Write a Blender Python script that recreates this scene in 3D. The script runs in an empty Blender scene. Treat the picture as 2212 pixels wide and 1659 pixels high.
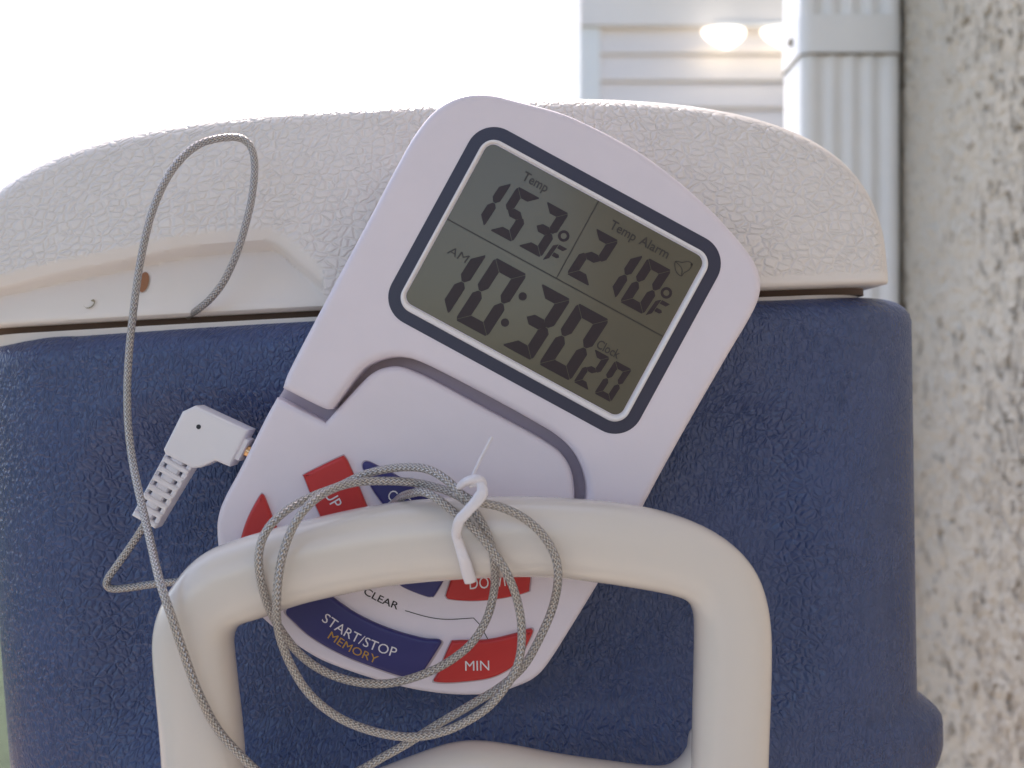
import bpy, bmesh, math, random
from mathutils import Vector, Matrix, noise
from mathutils.geometry import tessellate_polygon
random.seed(4)
S = bpy.context.scene
COL = S.collection

# ------------------------------------------------------------------ camera, sky, sun, exposure
CZ = 1.20                                   # eye height above the patio
cam_d = bpy.data.cameras.new('camera'); cam = bpy.data.objects.new('camera', cam_d); COL.objects.link(cam)
cam.location = (0, 0, CZ); cam.rotation_euler = (math.radians(90), 0, 0)
cam_d.sensor_width = 36; cam_d.lens = 38.6
cam_d.clip_start = 0.01; cam_d.clip_end = 2000
cam_d.dof.use_dof = True; cam_d.dof.focus_distance = 0.222; cam_d.dof.aperture_fstop = 21
S.camera = cam
W = bpy.data.worlds.new('World'); S.world = W; W.use_nodes = True
wn = W.node_tree.nodes; wl = W.node_tree.links
sky = wn.new('ShaderNodeTexSky'); sky.sky_type = 'NISHITA'; sky.sun_disc = False
SUN_EL, SUN_AZ = math.radians(47), math.radians(-11)      # azimuth from +Y, negative = towards -X
sky.sun_elevation = SUN_EL; sky.sun_rotation = SUN_AZ
sky.dust_density = 2.5; sky.air_density = 1.0
wl.new(sky.outputs[0], wn['Background'].inputs[0]); wn['Background'].inputs[1].default_value = 0.15
sd = bpy.data.lights.new('sun', 'SUN'); sun = bpy.data.objects.new('sun', sd); COL.objects.link(sun)
sd.energy = 2.0; sd.angle = math.radians(0.6); sd.color = (1.0, 0.95, 0.86)
sv = Vector((math.sin(SUN_AZ)*math.cos(SUN_EL), math.cos(SUN_AZ)*math.cos(SUN_EL), math.sin(SUN_EL)))
sun.rotation_euler = sv.to_track_quat('Z', 'Y').to_euler(); sun.location = (-3, 4, 6)
S.view_settings.view_transform = 'Standard'; S.view_settings.look = 'None'
S.view_settings.gamma = 1.0; S.view_settings.use_curve_mapping = False
S.view_settings.exposure = 1.24
S.view_settings.use_white_balance = True
S.view_settings.white_balance_temperature = 6620
S.view_settings.white_balance_tint = 14
S.render.engine = 'CYCLES'
S.cycles.max_bounces = 8

# ------------------------------------------------------------------ helpers
K = 36/38.6/2212
def P(px, py, d): return Vector(((px-1106)*K*d, d, CZ+(829.5-py)*K*d))
def sstep(a, b, x):
    t = max(0.0, min(1.0, (x-a)/(b-a))); return t*t*(3-2*t)

def empty(name, loc, label, cat, group=None):
    o = bpy.data.objects.new(name, None); COL.objects.link(o); o.location = loc
    o.empty_display_size = 0.02
    o['label'] = label; o['category'] = cat
    if group: o['group'] = group
    return o
def origin(o):
    v = Vector((0, 0, 0))
    while o is not None: v = v + o.location; o = o.parent
    return v
def mk(name, verts, faces, mat, parent=None, smooth=True, uvs=None, angle=40, loc=None):
    """verts are world coordinates"""
    org = origin(parent) if parent else (Vector(loc) if loc else Vector((0, 0, 0)))
    me = bpy.data.meshes.new(name)
    me.from_pydata([tuple(Vector(v)-org) for v in verts], [], faces)
    if uvs:
        ul = me.uv_layers.new(name='UVMap')
        for li, l in enumerate(me.loops): ul.data[li].uv = uvs[li]
    me.update()
    bm = bmesh.new(); bm.from_mesh(me); bmesh.ops.recalc_face_normals(bm, faces=bm.faces); bm.to_mesh(me); bm.free()
    if smooth:
        me.shade_smooth()
        me.set_sharp_from_angle(angle=math.radians(angle))
    me.materials.append(mat)
    o = bpy.data.objects.new(name, me); COL.objects.link(o)
    if parent: o.parent = parent
    elif loc: o.location = loc
    return o
def tag(o, label=None, cat=None, group=None, kind=None):
    if label: o['label'] = label
    if cat: o['category'] = cat
    if group: o['group'] = group
    if kind: o['kind'] = kind
    return o

def crom(pts, seg=8, closed=False):
    """Catmull-Rom through points of any dimension"""
    n = len(pts); out = []
    rng = range(n) if closed else range(n-1)
    for i in rng:
        p1, p2 = pts[i], pts[(i+1) % n]
        p0 = pts[(i-1) % n] if (closed or i > 0) else [2*a-b for a, b in zip(p1, p2)]
        p3 = pts[(i+2) % n] if (closed or i+2 < n) else [2*b-a for a, b in zip(p1, p2)]
        for k in range(seg):
            t = k/seg
            out.append([0.5*(2*b+(c-a)*t+(2*a-5*b+4*c-d)*t*t+(3*b-a-3*c+d)*t**3) for a, b, c, d in zip(p0, p1, p2, p3)])
    if not closed: out.append(list(pts[-1]))
    return out
def outline(pts, seg=6):
    """closed outline; a point written (x, y, 1) is a sharp corner"""
    idx = [i for i, p in enumerate(pts) if len(p) > 2]
    if not idx: return [tuple(p) for p in crom([p[:2] for p in pts], seg, True)]
    out = []; n = len(pts)
    for a, i in enumerate(idx):
        j = idx[(a+1) % len(idx)]
        run = [pts[i][:2]]; k = i
        while True:
            k = (k+1) % n; run.append(pts[k][:2])
            if k == j: break
        if len(run) == 2: out.append(tuple(run[0]))
        else: out += [tuple(p) for p in crom(run, seg)[:-1]]
    return out
def area2(poly):
    return sum(a[0]*b[1]-b[0]*a[1] for a, b in zip(poly, poly[1:]+poly[:1]))/2
def clean(poly, eps=1e-9):
    out = []
    for p in poly:
        if not out or (p[0]-out[-1][0])**2+(p[1]-out[-1][1])**2 > eps: out.append(p)
    return out
def offset(poly, r):
    """positive r = inwards for a CCW polygon"""
    n = len(poly); out = []
    for i in range(n):
        a, b, c = poly[i-1], poly[i], poly[(i+1) % n]
        e1 = Vector((b[0]-a[0], b[1]-a[1])); e2 = Vector((c[0]-b[0], c[1]-b[1]))
        if e1.length < 1e-12 or e2.length < 1e-12: out.append(b); continue
        n1 = Vector((-e1.y, e1.x)).normalized(); n2 = Vector((-e2.y, e2.x)).normalized()
        m = n1+n2
        if m.length < 1e-6: m = n1
        m.normalize(); s = 1/max(0.55, m.dot(n1))
        out.append((b[0]+m.x*r*s, b[1]+m.y*r*s))
    return out
def untangle(src, pl):
    """collapse stretches of an offset ring that run backwards"""
    n = len(src); pl = [list(p) for p in pl]
    for _ in range(12):
        bad = [i for i in range(n) if (src[(i+1) % n][0]-src[i][0])*(pl[(i+1) % n][0]-pl[i][0])+(src[(i+1) % n][1]-src[i][1])*(pl[(i+1) % n][1]-pl[i][1]) < -1e-13]
        if not bad: break
        for i in bad:
            j = (i+1) % n; h, k = (i-1) % n, (i+2) % n
            a = [(pl[h][q]+pl[i][q]+pl[j][q]+pl[k][q])/4 for q in (0, 1)]
            pl[i] = [a[0]*.999+pl[h][0]*.001, a[1]*.999+pl[h][1]*.001]; pl[j] = [a[0]*.999+pl[k][0]*.001, a[1]*.999+pl[k][1]*.001]
    return [tuple(p) for p in pl]
def slab(name, pts, d, thick, r, mat, parent, seg=6, steps=5, dome=0.0, angle=50, rin=None, raw=False):
    """solid cut along an outline given at distance d, thick metres deep, front edge rounded by r"""
    o = pts if raw else outline(pts, seg)
    dd = d+r
    poly = [((x-1106)*K*dd, CZ+(829.5-y)*K*dd) for x, y in o]
    poly = clean(poly, 1e-10)
    if area2(poly) < 0: poly.reverse()
    rings = [(poly, d+thick), (poly, dd)]
    for k in range(1, steps+1):
        a = k/steps*math.pi/2
        rings.append((offset(poly, r*(1-math.cos(a))), dd-r*math.sin(a)))
    rings.append((offset(poly, r+(rin or min(r*0.5, 0.0006))), d))
    rings = [(untangle(poly, pl), y) for pl, y in rings]
    n = len(poly); vs = []; fs = []
    for pl, y in rings: vs += [(p[0], y, p[1]) for p in pl]
    for k in range(len(rings)-1):
        for i in range(n):
            j = (i+1) % n
            fs.append((k*n+i, k*n+j, (k+1)*n+j, (k+1)*n+i))
    fs.append(tuple(range(n-1, -1, -1)))
    b0 = (len(rings)-1)*n
    fs += [tuple(b0+i for i in t) for t in tessellate_polygon([[Vector((p[0], p[1], 0)) for p in rings[-1][0]]])]
    return mk(name, vs, fs, mat, parent, angle=angle)
def tube(pts, rad, sides=14, seg=8, cap=True, flat=1.0):
    """pts: world (x,y,z) or (x,y,z,r); returns verts, faces, uvs"""
    p4 = [list(p)+([rad] if len(p) == 3 else []) for p in pts]
    c = crom(p4, seg)
    vs, fs, uv = [], [], []
    cs = [Vector(p[:3]) for p in c]; rs = [p[3] for p in c]
    n = len(cs); t0 = (cs[1]-cs[0]).normalized()
    ref = t0.cross(Vector((0, 1, 0)));
    if ref.length < .1: ref = t0.cross(Vector((1, 0, 0)))
    ref.normalize(); L = [0.0]
    for i in range(n):
        t = (cs[min(i+1, n-1)]-cs[max(i-1, 0)]).normalized()
        ref = (ref-t*ref.dot(t)).normalized(); b = t.cross(ref)
        if i: L.append(L[-1]+(cs[i]-cs[i-1]).length)
        for k in range(sides):
            a = 2*math.pi*k/sides
            vs.append(cs[i]+ref*(math.cos(a)*rs[i])+b*(math.sin(a)*rs[i]*flat))
    for i in range(n-1):
        for k in range(sides):
            j = (k+1) % sides
            fs.append((i*sides+k, i*sides+j, (i+1)*sides+j, (i+1)*sides+k))
            uv += [(L[i], k/sides), (L[i], (k+1)/sides), (L[i+1], (k+1)/sides), (L[i+1], k/sides)]
    if cap:
        fs.append(tuple(range(sides-1, -1, -1))); uv += [(0, 0)]*sides
        fs.append(tuple((n-1)*sides+k for k in range(sides))); uv += [(0, 0)]*sides
    return vs, fs, uv
def box(x0, x1, y0, y1, z0, z1):
    v = [(x, y, z) for x in (x0, x1) for y in (y0, y1) for z in (z0, z1)]
    f = [(0, 1, 3, 2), (4, 6, 7, 5), (0, 4, 5, 1), (2, 3, 7, 6), (0, 2, 6, 4), (1, 5, 7, 3)]
    return v, f
def bev(o, w=0.003, seg=2):
    m = o.modifiers.new('bevel', 'BEVEL'); m.width = w; m.segments = seg; m.limit_method = 'ANGLE'; return o

# ------------------------------------------------------------------ materials
def mat(name, col, rough=0.5, spec=0.5, metal=0.0, sub=0.0, vary=0.0, vscale=30, bump=None, coat=0.0):
    m = bpy.data.materials.new(name); m.use_nodes = True; N = m.node_tree.nodes; L = m.node_tree.links
    b = N['Principled BSDF']
    b.inputs['Base Color'].default_value = (*col, 1); b.inputs['Roughness'].default_value = rough
    b.inputs['Specular IOR Level'].default_value = spec; b.inputs['Metallic'].default_value = metal
    if coat: b.inputs['Coat Weight'].default_value = coat; b.inputs['Coat Roughness'].default_value = 0.2
    if sub:
        b.inputs['Subsurface Weight'].default_value = sub
        b.inputs['Subsurface Radius'].default_value = (0.004, 0.003, 0.003); b.inputs['Subsurface Scale'].default_value = 0.5
    tc = N.new('ShaderNodeTexCoord')
    if vary:
        nt = N.new('ShaderNodeTexNoise'); nt.inputs['Scale'].default_value = vscale; nt.inputs['Detail'].default_value = 6
        L.new(tc.outputs['Object'], nt.inputs['Vector'])
        mr = N.new('ShaderNodeMapRange'); mr.inputs[1].default_value = .3; mr.inputs[2].default_value = .7
        mr.inputs[3].default_value = 1-vary; mr.inputs[4].default_value = 1+vary
        L.new(nt.outputs['Fac'], mr.inputs[0])
        vm = N.new('ShaderNodeVectorMath'); vm.operation = 'SCALE'; vm.inputs[0].default_value = col
        L.new(mr.outputs[0], vm.inputs['Scale']); L.new(vm.outputs[0], b.inputs['Base Color'])
        m2 = N.new('ShaderNodeMapRange'); m2.inputs[1].default_value = .3; m2.inputs[2].default_value = .7
        m2.inputs[3].default_value = max(0, rough-.06); m2.inputs[4].default_value = rough+.08
        L.new(nt.outputs['Fac'], m2.inputs[0]); L.new(m2.outputs[0], b.inputs['Roughness'])
    if bump:
        sc, st, dist = bump
        nb = N.new('ShaderNodeTexNoise'); nb.inputs['Scale'].default_value = sc; nb.inputs['Detail'].default_value = 4
        L.new(tc.outputs['Object'], nb.inputs['Vector'])
        bn = N.new('ShaderNodeBump'); bn.inputs['Strength'].default_value = st; bn.inputs['Distance'].default_value = dist
        L.new(nb.outputs['Fac'], bn.inputs['Height']); L.new(bn.outputs[0], b.inputs['Normal'])
    return m
def leather(name, col, scale, strength, dist, rough, spec, mask=None, stretch=(1, 1, 1), vary=.06, worms=.4, edge=.42, warp=1.7):
    """moulded leather grain: soft pebbles with creases, and raised meandering wrinkles"""
    m = mat(name, col, rough, spec, vary=vary, vscale=60); N = m.node_tree.nodes; L = m.node_tree.links
    b = N['Principled BSDF']; tc = N.new('ShaderNodeTexCoord')
    # wrap the grain round the sides: u = x + (y - y_front) * side, v = z
    sx_ = N.new('ShaderNodeSeparateXYZ'); L.new(tc.outputs['Object'], sx_.inputs[0])
    sd_ = N.new('ShaderNodeMapRange'); sd_.inputs[1].default_value = -.05; sd_.inputs[2].default_value = .05; sd_.inputs[3].default_value = -1; sd_.inputs[4].default_value = 1
    L.new(sx_.outputs[0], sd_.inputs[0])
    yy = N.new('ShaderNodeMath'); yy.operation = 'ADD'; yy.inputs[1].default_value = .16; L.new(sx_.outputs[1], yy.inputs[0])
    uu = N.new('ShaderNodeMath'); uu.operation = 'MULTIPLY_ADD'; L.new(yy.outputs[0], uu.inputs[0]); L.new(sd_.outputs[0], uu.inputs[1]); L.new(sx_.outputs[0], uu.inputs[2])
    cb = N.new('ShaderNodeCombineXYZ'); L.new(uu.outputs[0], cb.inputs[0]); L.new(sx_.outputs[2], cb.inputs[1])
    mp = N.new('ShaderNodeMapping'); mp.inputs['Scale'].default_value = (stretch[0], stretch[2], 1); L.new(cb.outputs[0], mp.inputs[0])
    dn = N.new('ShaderNodeTexNoise'); dn.inputs['Scale'].default_value = scale*.45; dn.inputs['Detail'].default_value = 2
    L.new(mp.outputs[0], dn.inputs['Vector'])
    sub = N.new('ShaderNodeVectorMath'); sub.operation = 'SUBTRACT'; sub.inputs[1].default_value = (.5, .5, .5)
    L.new(dn.outputs['Color'], sub.inputs[0])
    sc = N.new('ShaderNodeVectorMath'); sc.operation = 'SCALE'; sc.inputs['Scale'].default_value = warp/scale
    L.new(sub.outputs[0], sc.inputs[0])
    ad = N.new('ShaderNodeVectorMath'); ad.operation = 'ADD'; L.new(mp.outputs[0], ad.inputs[0]); L.new(sc.outputs[0], ad.inputs[1])
    v1 = N.new('ShaderNodeTexVoronoi'); v1.voronoi_dimensions = '2D'; v1.feature = 'DISTANCE_TO_EDGE'; v1.inputs['Scale'].default_value = scale
    L.new(ad.outputs[0], v1.inputs['Vector'])
    r1 = N.new('ShaderNodeMapRange'); r1.interpolation_type = 'SMOOTHSTEP'; r1.inputs[1].default_value = 0; r1.inputs[2].default_value = edge
    L.new(v1.outputs['Distance'], r1.inputs[0])
    n2 = N.new('ShaderNodeTexNoise'); n2.inputs['Scale'].default_value = scale*.75; n2.inputs['Detail'].default_value = 1; n2.inputs['Distortion'].default_value = .5
    L.new(mp.outputs[0], n2.inputs['Vector'])
    a = N.new('ShaderNodeMath'); a.operation = 'SUBTRACT'; a.inputs[1].default_value = .5; L.new(n2.outputs['Fac'], a.inputs[0])
    a2 = N.new('ShaderNodeMath'); a2.operation = 'ABSOLUTE'; L.new(a.outputs[0], a2.inputs[0])
    r2 = N.new('ShaderNodeMapRange'); r2.interpolation_type = 'SMOOTHSTEP'; r2.inputs[1].default_value = 0; r2.inputs[2].default_value = .10
    r2.inputs[3].default_value = 1; r2.inputs[4].default_value = 0
    L.new(a2.outputs[0], r2.inputs[0])
    mx = N.new('ShaderNodeMix'); mx.inputs[0].default_value = worms; L.new(r1.outputs[0], mx.inputs[2]); L.new(r2.outputs[0], mx.inputs[3])
    n3 = N.new('ShaderNodeTexNoise'); n3.inputs['Scale'].default_value = scale*.1; n3.inputs['Detail'].default_value = 2
    L.new(tc.outputs['Object'], n3.inputs['Vector'])
    r3 = N.new('ShaderNodeMapRange'); r3.inputs[1].default_value = .35; r3.inputs[2].default_value = .65; r3.inputs[3].default_value = .75; r3.inputs[4].default_value = 1
    L.new(n3.outputs['Fac'], r3.inputs[0])
    mh = N.new('ShaderNodeMath'); mh.operation = 'MULTIPLY'; L.new(mx.outputs[0], mh.inputs[0]); L.new(r3.outputs[0], mh.inputs[1])
    h = mh.outputs[0]
    if mask:                                   # vertex attribute: 1 = grained, 0 = smooth plastic
        at = N.new('ShaderNodeAttribute'); at.attribute_name = mask
        mm = N.new('ShaderNodeMath'); mm.operation = 'MULTIPLY'; L.new(h, mm.inputs[0]); L.new(at.outputs['Fac'], mm.inputs[1]); h = mm.outputs[0]
    bn = N.new('ShaderNodeBump'); bn.inputs['Strength'].default_value = strength; bn.inputs['Distance'].default_value = dist
    L.new(h, bn.inputs['Height']); L.new(bn.outputs[0], b.inputs['Normal'])
    return m

M = {}
M['device'] = mat('device_plastic', (.77, .70, .78), .38, .45, vary=.02, vscale=80, bump=(4000, .06, .0002))
M['device_in'] = mat('device_inner_plastic', (.50, .42, .48), .5, .3)
M['navy'] = mat('navy_print', (.035, .033, .065), .35, .5)
M['ring'] = mat('ring_plastic', (.82, .78, .82), .25, .5)
M['red'] = mat('red_key', (.50, .022, .022), .33, .5, vary=.05)
M['blue_key'] = mat('blue_key', (.028, .026, .15), .35, .5, vary=.05)
M['white_ink'] = mat('white_ink', (.72, .68, .72), .5, .3)
M['gold_ink'] = mat('gold_ink', (.48, .27, .05), .5, .3)
M['black_ink'] = mat('black_ink', (.03, .025, .03), .5, .3)
M['lcd'] = mat('lcd_glass', (.115, .100, .072), .10, .5, vary=.05, vscale=25)
M['seg'] = mat('lcd_segment', (.035, .022, .026), .3, .3)
M['seg_thin'] = mat('lcd_caption', (.05, .04, .035), .3, .3)
M['plug'] = mat('plug_plastic', (.78, .75, .80), .35, .5)
M['gold'] = mat('plug_contact', (.75, .45, .25), .25, .5, metal=1)
M['dark'] = mat('dark_hole', (.02, .02, .03), .6)
M['tie'] = mat('tie_plastic', (.76, .72, .78), .3, .5, vary=.04, bump=(600, .6, .0006))
M['handle'] = mat('handle_plastic', (.71, .645, .605), .17, .5, bump=(300, .05, .0004))
M['lid'] = leather('lid_grain', (.80, .74, .715), 520, 1.0, .00030, .42, .4, mask='grain', stretch=(.75, 1, 1.1), vary=.01, worms=.12, edge=.26, warp=1.5)
M['body'] = leather('body_grain', (.043, .070, .185), 650, 1.0, .00036, .27, .65, stretch=(1.15, 1, .8), vary=.05, worms=.32, edge=.30, warp=2.1)
M['rim'] = mat('rim_plastic', (.70, .64, .62), .35)
M['gap'] = mat('gap_shade', (.16, .10, .075), .7)
M['grip_hole'] = mat('foam_hole', (.33, .15, .08), .8)
M['scuff'] = mat('scuff', (.30, .25, .18), .8)
M['spout'] = mat('spout_paint', (.86, .86, .85), .38, .5, vary=.03, vscale=20)
M['seam'] = mat('spout_sealant', (.22, .18, .12), .8, vary=.2, vscale=200)
M['vinyl'] = mat('siding_vinyl', (.80, .74, .70), .5, .3, vary=.02, vscale=6, bump=(60, .1, .002))
M['trim'] = mat('trim_vinyl', (.78, .78, .76), .45)
M['frieze'] = mat('frieze_board', (.80, .75, .71), .5, vary=.03, vscale=5)
M['roof'] = mat('roof_shingle', (.10, .085, .075), .9, vary=.2, vscale=12)
M['wood'] = mat('bench_wood', (.34, .22, .13), .6, vary=.2, vscale=14)
M['conc'] = mat('patio_concrete', (.42, .38, .32), .85, .2, vary=.12, vscale=3, bump=(40, .3, .004))
M['grass'] = mat('lawn_grass', (.085, .110, .070), .9, .1, vary=.25, vscale=6, bump=(90, .6, .02))
def stucco_mat():
    m = mat('stucco_paint', (.58, .54, .47), .85, .2); N = m.node_tree.nodes; L = m.node_tree.links; b = N['Principled BSDF']
    tc = N.new('ShaderNodeTexCoord')
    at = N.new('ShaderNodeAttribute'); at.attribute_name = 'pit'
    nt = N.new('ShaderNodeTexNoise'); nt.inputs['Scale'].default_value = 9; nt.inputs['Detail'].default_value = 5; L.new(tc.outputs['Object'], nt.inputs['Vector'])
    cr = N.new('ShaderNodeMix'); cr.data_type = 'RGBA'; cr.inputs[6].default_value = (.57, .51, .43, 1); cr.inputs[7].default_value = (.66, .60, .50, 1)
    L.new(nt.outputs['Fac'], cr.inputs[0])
    c2 = N.new('ShaderNodeMix'); c2.data_type = 'RGBA'; c2.inputs[7].default_value = (.32, .26, .19, 1)  # pits coloured darker, both dirt and painted shadow
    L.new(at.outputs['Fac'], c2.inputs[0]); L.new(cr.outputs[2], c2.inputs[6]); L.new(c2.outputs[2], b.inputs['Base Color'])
    nb = N.new('ShaderNodeTexNoise'); nb.inputs['Scale'].default_value = 260; nb.inputs['Detail'].default_value = 4; L.new(tc.outputs['Object'], nb.inputs['Vector'])
    bn = N.new('ShaderNodeBump'); bn.inputs['Strength'].default_value = 1; bn.inputs['Distance'].default_value = .0022
    L.new(nb.outputs['Fac'], bn.inputs['Height']); L.new(bn.outputs[0], b.inputs['Normal'])
    return m
M['stucco'] = stucco_mat()
def braid_mat():
    m = mat('braided_steel', (.42, .37, .33), .34, .5, metal=.75); N = m.node_tree.nodes; L = m.node_tree.links; b = N['Principled BSDF']
    uv = N.new('ShaderNodeUVMap'); sp = N.new('ShaderNodeSeparateXYZ'); L.new(uv.outputs[0], sp.inputs[0])
    def mth(op, a, bb=None, c=None):
        n = N.new('ShaderNodeMath'); n.operation = op
        for i, q in enumerate((a, bb, c)):
            if q is None: continue
            if isinstance(q, (int, float)): n.inputs[i].default_value = q
            else: L.new(q, n.inputs[i])
        return n.outputs[0]
    u = mth('MULTIPLY', sp.outputs[0], math.pi*980); v = mth('MULTIPLY', sp.outputs[1], math.pi*8)
    p = mth('SINE', mth('ADD', u, v)); q = mth('SINE', mth('SUBTRACT', u, v))
    sel = mth('GREATER_THAN', mth('MULTIPLY', p, q), 0)
    h = N.new('ShaderNodeMix'); L.new(sel, h.inputs[0]); L.new(mth('ABSOLUTE', p), h.inputs[2]); L.new(mth('ABSOLUTE', q), h.inputs[3])
    cr = N.new('ShaderNodeMix'); cr.data_type = 'RGBA'; cr.inputs[6].default_value = (.12, .10, .10, 1); cr.inputs[7].default_value = (.64, .60, .59, 1)
    L.new(mth('POWER', h.outputs[0], .7), cr.inputs[0]); L.new(cr.outputs[2], b.inputs['Base Color'])
    bn = N.new('ShaderNodeBump'); bn.inputs['Strength'].default_value = 1; bn.inputs['Distance'].default_value = .00022
    L.new(h.outputs[0], bn.inputs['Height']); L.new(bn.outputs[0], b.inputs['Normal'])
    return m
M['braid'] = braid_mat()
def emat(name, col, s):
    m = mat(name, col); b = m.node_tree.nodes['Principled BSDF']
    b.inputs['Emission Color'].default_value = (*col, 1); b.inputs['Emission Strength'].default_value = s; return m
M['glow'] = emat('glow_dome', (1.0, .94, .80), 1.4)

# ------------------------------------------------------------------ ground
v, f = box(-400, 400, -400, 400, -.4, -.004)
tag(mk('lawn', v, f, M['grass'], smooth=False), kind='structure')
v, f = box(-2.2, .5, -5, 3.2, -.3, .03)
tag(mk('patio', v, f, M['conc'], smooth=False), kind='structure')

# ------------------------------------------------------------------ stucco wall on the right
WX, WEND = .304, 1.0
sw = empty('stucco_wall', (WX, .3, 0), 'rough cream stucco house wall with trowelled pits along the right edge', 'wall')
def pit_at(y, z):
    q = Vector((y*1.0, z*1.0, 0))
    w = noise.noise_vector(q*60)*.0060
    q2 = Vector((y+w.x, z+w.y, 0))
    q2 = Vector((q2.x-.15*q2.y, q2.y, 0))
    n1 = noise.noise(Vector((q2.x*135, q2.y*72, 3.1)))
    n2 = noise.noise(Vector((q2.x*310, q2.y*190, 9.2)))
    big = noise.noise(Vector((y*9, z*9, 5.5)))
    s = n1*.62+n2*.50+big*.25
    return sstep(.20, .34, s), n1, n2
y0, y1, z0, z1 = .40, WEND, CZ-.36, CZ+.42
ny, nz = 560, 780
vs, fs, pits = [], [], []
for i in range(ny+1):
    for j in range(nz+1):
        y = y0+(y1-y0)*i/ny; z = z0+(z1-z0)*j/nz
        p, a, b_ = pit_at(y, z)
        e = min(1, (z-z0)/.02, (z1-z)/.02, (y-y0)/.02)
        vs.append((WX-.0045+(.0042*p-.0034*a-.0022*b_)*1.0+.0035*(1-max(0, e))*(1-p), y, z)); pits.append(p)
for i in range(ny):
    for j in range(nz):
        a = i*(nz+1)+j; fs.append((a, a+1, a+nz+2, a+nz+1))
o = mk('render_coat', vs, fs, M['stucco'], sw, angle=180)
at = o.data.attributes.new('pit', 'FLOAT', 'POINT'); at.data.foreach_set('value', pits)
v, f = box(WX+.004, 3.4, -5, WEND, -.2, 2.75); mk('wall_core', v, f, M['stucco'], sw, smooth=False)

v, f = box(-2.4, WX+.3, -1.9, -.10, 2.7505, 2.86); mk('shade_slab', v, f, M['trim'], sw, smooth=False)  # unseen slab added over and behind the camera to darken camera-facing surfaces
# ------------------------------------------------------------------ downspout at the wall's far corner
def zz(py, d): return CZ+(829.5-py)*K*d
dsp = empty('downspout', (.26, .87, 0), 'white ribbed metal downspout running down beside the stucco wall', 'downspout')
def spout_profile(x0, x1, y0, y1, rib, ribn=4, r=.007):
    pts = []
    def arc(cx, cy, a0, a1):
        for k in range(5):
            a = math.radians(a0+(a1-a0)*k/4); pts.append((cx+r*math.cos(a), cy+r*math.sin(a)))
    arc(x0+r, y0+r, 180, 270)
    if rib:
        w = (x1-x0-2*r-.004)
        for k in range(ribn*8+1):
            t = k/(ribn*8); x = x0+r+.002+w*t
            pts.append((x, y0+rib*(.5-.5*math.cos(2*math.pi*t*ribn))))
    arc(x1-r, y0+r, 270, 360); arc(x1-r, y1-r, 0, 90); arc(x0+r, y1-r, 90, 180)
    return pts
def prism(name, prof, z0, z1, m, parent, taper=None):
    n = len(prof); vs = [(x, y, z0) for x, y in prof]+[(x, y, z1) for x, y in prof]
    fs = [(i, (i+1) % n, n+(i+1) % n, n+i) for i in range(n)]+[tuple(range(n-1, -1, -1)), tuple(range(n, 2*n))]
    return mk(name, vs, fs, m, parent, angle=45)
dx0, dx1, dy0, dy1 = .2183, .2965, .83, .893
prism('pipe', spout_profile(dx0+.0013, dx1-.0013, dy0+.0013, dy1-.0013, .0026), .05, zz(108, dy0), M['spout'], dsp)
prism('coupling', spout_profile(dx0, dx1, dy0, dy1, 0, r=.009), zz(114, dy0), zz(30, dy0), M['spout'], dsp)
prism('pipe', spout_profile(dx0+.0008, dx1-.0008, dy0+.0008, dy1-.0008, .003), zz(31, dy0), 2.60, M['spout'], dsp)
prism('sealant_bead', spout_profile(dx0-.0004, dx1+.0002, dy0-.0006, dy1, 0, r=.009), zz(117, dy0), zz(113.5, dy0), M['seam'], dsp)
v, f, _ = tube([(dx0-.0022, .858, zz(92, .858)), (dx0+.003, .858, zz(92, .858))], .0035, 12, 2)
mk('screw', v, f, M['seam'], dsp)

# ------------------------------------------------------------------ neighbouring house with lap siding
HY = 4.1; kx = K*HY
hx0 = (1252-1106)*kx
house = empty('neighbour_house', (hx0+2, HY+.8, 0), 'neighbouring house with beige lap siding and white corner trim', 'house')
zf = zz(60, HY)
v, f = box(hx0+.03, hx0+5, HY+.03, HY+1.6, -.2, zf+.34); mk('wall', v, f, M['vinyl'], house, smooth=False)
v, f = box(hx0+.001, hx0+.0295, HY+.0905, HY+1.599, -.2, zf+.34); mk('side_wall', v, f, M['trim'], house, smooth=False)
pw = 44*kx
v, f = box(hx0, hx0+pw, HY-.012, HY+.09, -.2, zf); bev(mk('corner_post', v, f, M['trim'], house, smooth=False), .004)
v, f = box(hx0, hx0+5, HY-.030, HY+.1, zf+.0005, zf+.34); mk('frieze_board', v, f, M['frieze'], house, smooth=False)
v, f = box(hx0+.1, hx0+5.3, HY-.28, HY+1.55, zf+.341, zf+.38); mk('soffit', v, f, M['trim'], house, smooth=False)
rv = [(hx0+.1, HY-.4, zf+.381), (hx0+5.5, HY-.4, zf+.381), (hx0+5.5, HY+1.55, zf+.381), (hx0+.1, HY+1.55, zf+.381), (hx0+.1, HY+.8, zf+.9), (hx0+5.5, HY+.8, zf+.9)]
mk('roof', rv, [(0, 1, 5, 4), (2, 3, 4, 5), (0, 4, 3), (1, 2, 5), (0, 3, 2, 1)], M['roof'], house, smooth=False)
ex = 58.5*kx; bx0, bx1 = hx0+pw+.0005, hx0+4.98
me0 = None; k = 0; zt = zz(58, HY)
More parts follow.
